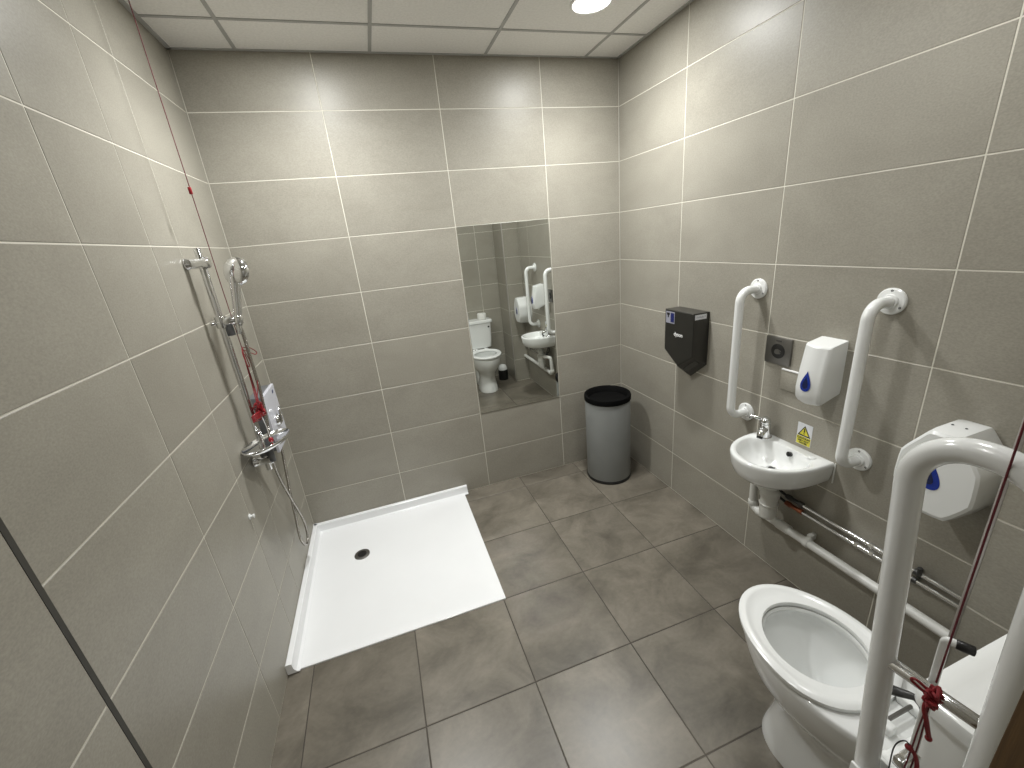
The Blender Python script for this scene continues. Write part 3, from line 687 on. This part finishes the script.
# ------------------------------------------------------------------ fold-up support rail beside the toilet
RX = 0.20
t = thing('folding_support_rail', 'white looped support rail folded up beside the toilet', 'support rail', (RX, YC, 0.62))
def ya(z): return -2.365 + 0.090 * (z - 0.668) + 0.0   # centre line between both tubes
HS = 0.064
bm = bmesh.new()
A0 = (RX, -2.3137, 0.640); A1 = (RX, -2.260, 1.374); B1 = (RX, -2.4195, 1.374); B0 = (RX, -2.441, 0.66)
tube(bm, fillet([A0, A1, B1, B0], 0.077, 18), 0.0182, 28)
obj('looped_bar', bm, M['enamel'], t)
bm = bmesh.new(); box(bm, (RX - 0.05, YC + 0.0005, 0.56), (RX + 0.05, YC + 0.008, 0.80), 0.003, 2); obj('wall_plate', bm, M['enamel'], t)
bm = bmesh.new()
box(bm, (RX - 0.03, YC + 0.008, 0.60), (RX - 0.024, -2.30, 0.70), 0.002); box(bm, (RX + 0.024, YC + 0.008, 0.60), (RX + 0.03, -2.30, 0.70), 0.002)
cyl(bm, (RX - 0.034, -2.32, 0.65), (RX + 0.034, -2.32, 0.65), 0.008, 16); cyl(bm, (RX - 0.034, -2.45, 0.67), (RX + 0.034, -2.45, 0.67), 0.008, 16)
obj('hinge_bracket', bm, M['enamel'], t)
bm = bmesh.new(); cyl(bm, (RX, -2.282, 0.949), (RX, -2.425, 0.967), 0.0105, 24, bev=0.002); b_ = obj('cross_bar', bm, M['chrome'], t); b_['label'] = 'chrome cross bar'
bm = bmesh.new(); tube(bm, fillet([(RX + 0.030, -2.352, 0.74), (RX + 0.030, -2.345, 1.040), (RX + 0.035, -2.357, 1.040)], 0.009, 8), 0.0062, 16)
rd = obj('roll_holder_rod', bm, M['enamel'], t)
bm = bmesh.new(); cyl(bm, (RX + 0.034, -2.355, 1.040), (RX + 0.044, -2.374, 1.040), 0.0078, 18, bev=0.002); obj('rubber_tip', bm, M['black'], rd)
bm = bmesh.new(); box(bm, (RX - 0.004, -2.362, 0.752), (RX + 0.036, -2.342, 0.772), 0.002); obj('rod_clamp', bm, M['chrome'], t)

# ------------------------------------------------------------------ alarm pull cords
def wig(p, q, n, amp, seed):
    R = random.Random(seed); p, q = V(*p), V(*q); out = [p]
    for k in range(1, n): out.append(p.lerp(q, k / n) + V(R.uniform(-amp, amp), R.uniform(-amp, amp), 0))
    return out + [q]
def knot(bm, c, r, seed, turns=7):
    R = random.Random(seed); pts = []
    for k in range(turns * 4):
        a = R.uniform(0, 2 * PI); b = R.uniform(-1, 1)
        pts.append(V(*c) + V(math.cos(a) * r, math.sin(a) * r, b * r * 1.3))
    tube(bm, spline(pts, 4), 0.0026, 7)
t = thing('alarm_pull_cord', 'red emergency pull cord hanging in the shower by the riser rail', 'pull cord', (-1.10, -0.63, 1.2))
cx_, cy_ = -1.10, -0.63
bm = bmesh.new(); lathe(bm, (cx_, cy_, ZC), (0, 0, -1), [(0.032, 0), (0.032, 0.01), (0.026, 0.018), (0.008, 0.022), (0.004, 0.035)], 28); obj('ceiling_switch', bm, M['plastic'], t)
bm = bmesh.new(); tube(bm, wig((cx_, cy_, ZC - 0.03), (cx_, cy_ + 0.01, 1.37), 5, 0.0015, 3), 0.0015, 8); obj('cord', bm, M['red_thin'], t)
bm = bmesh.new(); cyl(bm, (cx_, cy_, 1.965), (cx_, cy_, 1.99), 0.006, 12, bev=0.002); obj('cord_joiner', bm, M['red_plastic'], t)
bm = bmesh.new()
top = V(cx_, cy_ + 0.01, 1.372)
R = random.Random(8)
for k in range(4):   # hank of slack cord hanging down, with two loose bows
    o1 = R.uniform(-0.012, 0.014); o2 = R.uniform(-0.012, 0.014)
    tube(bm, spline([top, top + V(o1 * .4, 0.012 + o1, -0.06), top + V(o1, 0.015 + o2 * .5, -0.16), V(cx_ + o2 * .4, cy_ - 0.018 + o2 * .4, 1.13)], 6), 0.0017, 7)
tube(bm, spline([top, top + V(0.012, 0.05, -0.012), top + V(0.022, 0.098, -0.044), top + V(0.018, 0.085, -0.052), top + V(0.008, 0.045, -0.03), top + V(0, 0.01, -0.012)], 6), 0.0019, 7)
tube(bm, spline([top, top + V(0, -0.014, -0.03), top + V(0.004, -0.012, -0.075), top + V(0.004, 0.012, -0.085), top + V(0, 0.012, -0.03)], 6), 0.0019, 7)
obj('bundled_cord', bm, M['red'], t)
bm = bmesh.new(); kc = V(cx_ - 0.004, cy_ - 0.022, 1.108)
knot(bm, kc + V(0, 0.012, 0.0), 0.016, 5, 7); knot(bm, kc + V(0, 0.028, -0.035), 0.017, 6, 6)
R2 = random.Random(21)
for k in range(5):
    z_ = -0.026 - 0.006 * k + R2.uniform(-.003, .003)
    tube(bm, spline([kc + V(0.008, 0.045, z_ + .004), kc + V(-0.006, 0.01, z_ - .006), kc + V(-0.014, -0.030, z_ + .002), kc + V(-0.018, -0.048, z_ + .006), kc + V(-0.008, -0.034, z_ + .012), kc + V(0.006, 0.006, z_ + .010), kc + V(0.010, 0.044, z_ + .008)], 5), 0.0024, 7)
obj('pull_handle', bm, M['red_plastic'], t)
bm = bmesh.new(); tube(bm, spline([kc + V(0, 0.01, -0.03), kc + V(0.01, 0.0, -0.09), kc + V(0.012, 0.0, -0.148)], 6), 0.0016, 7)
obj('cord_end', bm, M['print_white'], t)
bm = bmesh.new(); ball(bm, kc + V(0.012, 0.0, -0.158), 0.010, (1, 1, 1.3)); obj('end_grip', bm, M['red_plastic'], t)

t = thing('alarm_pull_cord', 'red emergency pull cord tied round the support rail by the toilet', 'pull cord', (0.17, -2.368, 0.8))
bm = bmesh.new(); lathe(bm, (0.17, -2.366, ZC), (0, 0, -1), [(0.032, 0), (0.032, 0.01), (0.026, 0.018), (0.008, 0.022), (0.004, 0.035)], 28); obj('ceiling_switch', bm, M['plastic'], t)
bm = bmesh.new(); tube(bm, wig((0.17, -2.366, ZC - 0.03), (0.185, -2.366, 0.995), 5, 0.001, 4), 0.0013, 8); obj('cord', bm, M['red_thin'], t)
bm = bmesh.new(); kc = V(0.186, -2.366, 0.968)
knot(bm, kc, 0.009, 11, 5); knot(bm, kc + V(-0.004, -0.002, -0.010), 0.008, 12, 4)
tube(bm, spline([kc, kc + V(-0.008, 0.018, 0.012), kc + V(-0.006, 0.024, 0.002), kc + V(0, 0.004, -0.008)], 6), 0.0022, 8)
obj('knot', bm, M['red'], t)
bm = bmesh.new()
tube(bm, spline([kc, kc + V(-0.004, 0.002, -0.03), kc + V(-0.002, -0.004, -0.055), kc + V(0.004, -0.010, -0.088)], 6), 0.0034, 9)
ball(bm, kc + V(0.004, -0.0105, -0.091), 0.0048)
obj('cord_tail', bm, M['red'], t)
bm = bmesh.new()
tube(bm, spline([kc, kc + V(-0.006, 0.0, -0.06), kc + V(-0.012, -0.002, -0.13), kc + V(-0.016, -0.002, -0.22), kc + V(-0.02, 0, -0.30)], 6), 0.0012, 7)
tube(bm, spline([kc, kc + V(-0.003, -0.003, -0.06), kc + V(-0.006, -0.006, -0.13), kc + V(-0.010, -0.008, -0.30)], 6), 0.0012, 7)
obj('loose_cord', bm, M['red_thin'], t)
bm = bmesh.new()
k2 = kc + V(-0.010, -0.003, -0.118)
tube(bm, spline([k2 + V(-0.01, 0.008, -0.20), k2 + V(-0.010, 0.016, -0.07), k2 + V(-0.008, 0.018, -0.02), k2 + V(-0.004, 0.010, 0.004), k2 + V(0, 0.0, -0.004)], 7), 0.0011, 7)
obj('wire_hook', bm, M['dark_steel'], t)
bm = bmesh.new()
tube(bm, spline([k2 + V(-0.002, 0.004, -0.004), k2 + V(0.002, -0.004, -0.014), k2 + V(0.004, -0.010, -0.04), k2 + V(0.002, -0.012, -0.09), k2 + V(0, -0.012, -0.16)], 7), 0.0032, 8)
ball(bm, k2 + V(-0.002, 0.004, -0.004), 0.0055)
obj('lower_tail', bm, M['red'], t)

# ------------------------------------------------------------------ shower riser rail, handset, hose
BX, BY = -1.143, -0.620
t = thing('riser_rail', 'chrome shower riser rail with a dish on the left wall', 'shower rail', (XL, BY, 0.93))
bm = bmesh.new(); cyl(bm, (BX, BY, 1.778), (BX, BY, 0.795), 0.0132, 20, bev=0.002); obj('bar', bm, M['chrome'], t)
for z in (1.722, 0.845):
    bm = bmesh.new(); lathe(bm, (XL + 0.0005, BY, z), (1, 0, 0), [(0.020, 0), (0.0225, 0.003), (0.0225, 0.010), (0.0195, 0.014), (0.0195, 0.060), (0.0225, 0.064), (0.0225, 0.080), (0.017, 0.085)], 28); obj('wall_bracket', bm, M['chrome'], t)
bm = bmesh.new(); zs = 1.488
cyl(bm, (BX, BY, zs + 0.024), (BX, BY, zs - 0.024), 0.021, 24, bev=0.003)
cyl(bm, (BX, BY, zs), (BX + 0.050, BY + 0.006, zs + 0.002), 0.0185, 20, bev=0.002)
lathe(bm, (BX + 0.058, BY + 0.008, zs - 0.016), (0.12, 0.02, 1), [(0.0155, 0), (0.019, 0.003), (0.0205, 0.030), (0.018, 0.034)], 28)
sl = obj('slider', bm, M['chrome'], t)
bm = bmesh.new(); cyl(bm, (BX - 0.002, BY, zs), (BX - 0.034, BY - 0.018, zs - 0.002), 0.008, 16, bev=0.001); obj('clamp_lever', bm, M['chrome'], sl)
bm = bmesh.new(); cyl(bm, (BX + .022, BY + .002, zs - 0.014), (BX + .024, BY + .002, zs - 0.060), 0.0135, 20, bev=0.003); obj('clamp_knob', bm, M['grey_plastic'], sl)
# soap dish clipped on the rail
bm = bmesh.new(); dz = 0.945; cd = V(-1.112, -0.645, dz)
def ell(cx, cy, a, b, z, ang, n=40):
    ca, sa = math.cos(ang), math.sin(ang)
    return [V(cx + a * math.cos(2 * PI * k / n) * ca - b * math.sin(2 * PI * k / n) * sa, cy + a * math.cos(2 * PI * k / n) * sa + b * math.sin(2 * PI * k / n) * ca, z) for k in range(n)]
an = math.radians(62)
E_ = lambda s, z: ell(cd.x, cd.y, 0.128 * s, 0.070 * s ** .8, z, an)
loft(bm, [E_(0.55, dz - 0.022), E_(0.9, dz - 0.016), E_(0.99, dz - 0.006), E_(1.0, dz + 0.002), E_(0.97, dz + 0.004), E_(0.92, dz), E_(0.80, dz - 0.008), E_(0.4, dz - 0.010)])
obj('soap_dish', bm, M['chrome'], t, angle=60)
bm = bmesh.new(); cyl(bm, (BX, BY, dz - 0.02), (BX, BY, dz - 0.075), 0.021, 20, bev=0.002); cyl(bm, (BX + 0.03, BY - 0.02, dz - 0.02), (BX + 0.03, BY - 0.02, dz - 0.105), 0.013, 16, bev=0.002)
cyl(bm, (BX, BY, dz - 0.055), (BX + .035, BY + .02, dz - 0.055), 0.009, 14)
obj('dish_clip', bm, M['grey_plastic'], t)

hb = V(BX + 0.058, BY + 0.008, zs - 0.015)
hd = V(0.15, 0.17, 1).normalized()
t = thing('shower_handset', 'chrome handheld shower head resting in the riser rail holder', 'shower head', hb)
bm = bmesh.new(); tube(bm, [hb + hd * h for h in (-0.012, 0, 0.04, 0.08, 0.13, 0.165, 0.19)], 0.012, 24, radii=[0.012, 0.0155, 0.0165, 0.0175, 0.019, 0.022, 0.020])
obj('handle', bm, M['chrome'], t)
hc = hb + hd * 0.212; fn = V(0.52, 0.82, -0.22).normalized()
bm = bmesh.new(); lathe(bm, hc - fn * 0.012, fn, [(0.001, -0.006), (0.022, -0.004), (0.042, 0.001), (0.054, 0.010), (0.0585, 0.020), (0.059, 0.029), (0.054, 0.033)], 40); obj('head', bm, M['chrome'], t, angle=50)
bm = bmesh.new(); lathe(bm, hc + fn * 0.019, fn, [(0.053, 0), (0.052, 0.004), (0.001, 0.006)], 36); obj('spray_face', bm, M['grey_plastic'], t)

# electric shower box
EX, E0, E1, Z0, Z1 = -1.13, -0.44, -0.215, 0.792, 1.092
t = thing('electric_shower', 'white electric shower unit on the left wall beside the chrome riser rail', 'shower unit', (XL, -0.34, Z0))
bm = bmesh.new(); box(bm, (XL + 0.0005, E0, Z0 + 0.01), (EX - 0.012, E1, Z1), 0.004, 2); obj('casing', bm, M['grey_plastic'], t)
bm = bmesh.new()
loft(bm, [[V(EX - 0.014, y, z) for y, z in ((E0, Z0), (E1, Z0 + .0), (E1, Z1 + .002), (E0, Z1 + .002))], [V(EX - 0.002, y, z) for y, z in ((E0, Z0), (E1, Z0), (E1, Z1 + .002), (E0, Z1 + .002))],
          [V(EX, y, z) for y, z in ((E0 + .003, Z0 + .003), (E1 - .003, Z0 + .003), (E1 - .003, Z1 - .001), (E0 + .003, Z1 - .001))]])
fc = obj('front_cover', bm, M['shower_white'], t, angle=25); fc['label'] = 'glossy white front cover'
bm = bmesh.new(); lathe(bm, (EX, -0.335, 0.93), (1, 0, 0), [(0.030, 0), (0.030, 0.010), (0.026, 0.016), (0.001, 0.017)], 32)
prism(bm, [(EX + 0.012, -0.345, 0.915), (EX + 0.012, -0.322, 0.915), (EX + 0.012, -0.310, 0.975), (EX + 0.012, -0.322, 1.000), (EX + 0.012, -0.338, 0.972)], (0.012, 0, 0), 0.003)
obj('control_lever', bm, M['chrome'], t)
bm = bmesh.new(); box(bm, (EX - .0005, -0.275, 1.056), (EX + 0.0008, -0.255, 1.072), 0.0002, 1); obj('badge', bm, M['label_blue'], t)
bm = bmesh.new(); cyl(bm, (-1.162, -0.28, Z0 + 0.012), (-1.162, -0.28, Z0 - 0.020), 0.0115, 20, bev=0.002); obj('hose_outlet', bm, M['chrome'], t)

t = thing('shower_hose', 'long metal shower hose looping down the left wall beside the tray', 'hose', (-1.16, -0.35, 0.2))
bm = bmesh.new()
HP = [(-1.162, -0.28, 0.775), (-1.165, -0.335, 0.615), (-1.166, -0.379, 0.49), (-1.166, -0.405, 0.39), (-1.164, -0.445, 0.275), (-1.160, -0.405, 0.195),
      (-1.155, -0.352, 0.205), (-1.150, -0.346, 0.311), (-1.148, -0.440, 0.511), (-1.140, -0.547, 0.717), (-1.125, -0.600, 0.86), (-1.105, -0.600, 0.98), (-1.09, -0.600, 1.15), (-1.085, -0.603, 1.33), (-1.0845, -0.603, 1.43), tuple(hb - hd * 0.008)]
tube(bm, spline(HP, 10), 0.0068, 14)
mh = M['hose'] = mat('hose_metal', (0.42, 0.40, 0.37), 0.25, metal=1)
nt = mh.node_tree; wv = nt.nodes.new('ShaderNodeTexWave'); wv.bands_direction = 'Z'; wv.inputs['Scale'].default_value = 90
tcn = nt.nodes.new('ShaderNodeTexCoord'); nt.links.new(tcn.outputs['Object'], wv.inputs['Vector'])
bpn = nt.nodes.new('ShaderNodeBump'); bpn.inputs['Strength'].default_value = 0.5; bpn.inputs['Distance'].default_value = 0.001
nt.links.new(wv.outputs['Fac'], bpn.inputs['Height']); nt.links.new(bpn.outputs['Normal'], nt.nodes['Principled BSDF'].inputs['Normal'])
obj('hose', bm, mh, t)
bm = bmesh.new(); cyl(bm, hb - hd * 0.006, hb - hd * 0.045, 0.0098, 16, bev=0.001); obj('hose_nut', bm, M['chrome'], t)

# small fixing low on the left wall
t = thing('wall_peg', 'tiny white plastic peg low on the left wall beside the tray', 'peg', (XL, -0.85, 0.706))
bm = bmesh.new(); lathe(bm, (XL + 0.0005, -0.85, 0.706), (1, 0, 0), [(0.013, 0), (0.013, 0.002), (0.007, 0.005), (0.006, 0.010), (0.009, 0.015), (0.009, 0.018), (0.001, 0.020)], 24)
obj('peg', bm, M['plastic'], t)

# ------------------------------------------------------------------ camera, world, view
F = 415.1336; RXA, RYA, RZA = -0.339, 0.1013, -0.2856
rot = Matrix.Rotation(RZA, 3, 'Z') @ Matrix.Rotation(RXA, 3, 'X') @ Matrix.Rotation(RYA, 3, 'Y')
right, fwd, up = rot.col[0], rot.col[1], rot.col[2]
cam = bpy.data.cameras.new('camera'); cam.sensor_fit = 'HORIZONTAL'; cam.sensor_width = 36; cam.lens = F / 1024 * 36; cam.clip_start = 0.01
co = bpy.data.objects.new('camera', cam); C.objects.link(co)
mw = Matrix.Identity(4)
for i in range(3):
    mw[i][0] = right[i]; mw[i][1] = up[i]; mw[i][2] = -fwd[i]
mw.translation = V(-0.5162, -2.608, 1.7025)
co.matrix_world = mw
S.camera = co

w = bpy.data.worlds.new('world'); S.world = w; w.use_nodes = True
w.node_tree.nodes['Background'].inputs['Color'].default_value = (0.5, 0.5, 0.48, 1)
w.node_tree.nodes['Background'].inputs['Strength'].default_value = 0.1
# added fill light in the unseen passage, brightens the room through the doorway
la = bpy.data.lights.new('passage', 'AREA'); la.shape = 'DISK'; la.size = 0.3; la.energy = 16; la.color = (1, 0.98, 0.94)
lo = bpy.data.objects.new('passage_fill', la); C.objects.link(lo); lo.location = (-0.3, -3.3, ZC - 0.02)

S.view_settings.view_transform = 'Standard'; S.view_settings.look = 'None'
S.view_settings.exposure = 0.0; S.view_settings.gamma = 1.0; S.view_settings.use_curve_mapping = False
S.cycles.max_bounces = 10; S.cycles.diffuse_bounces = 6; S.cycles.glossy_bounces = 6
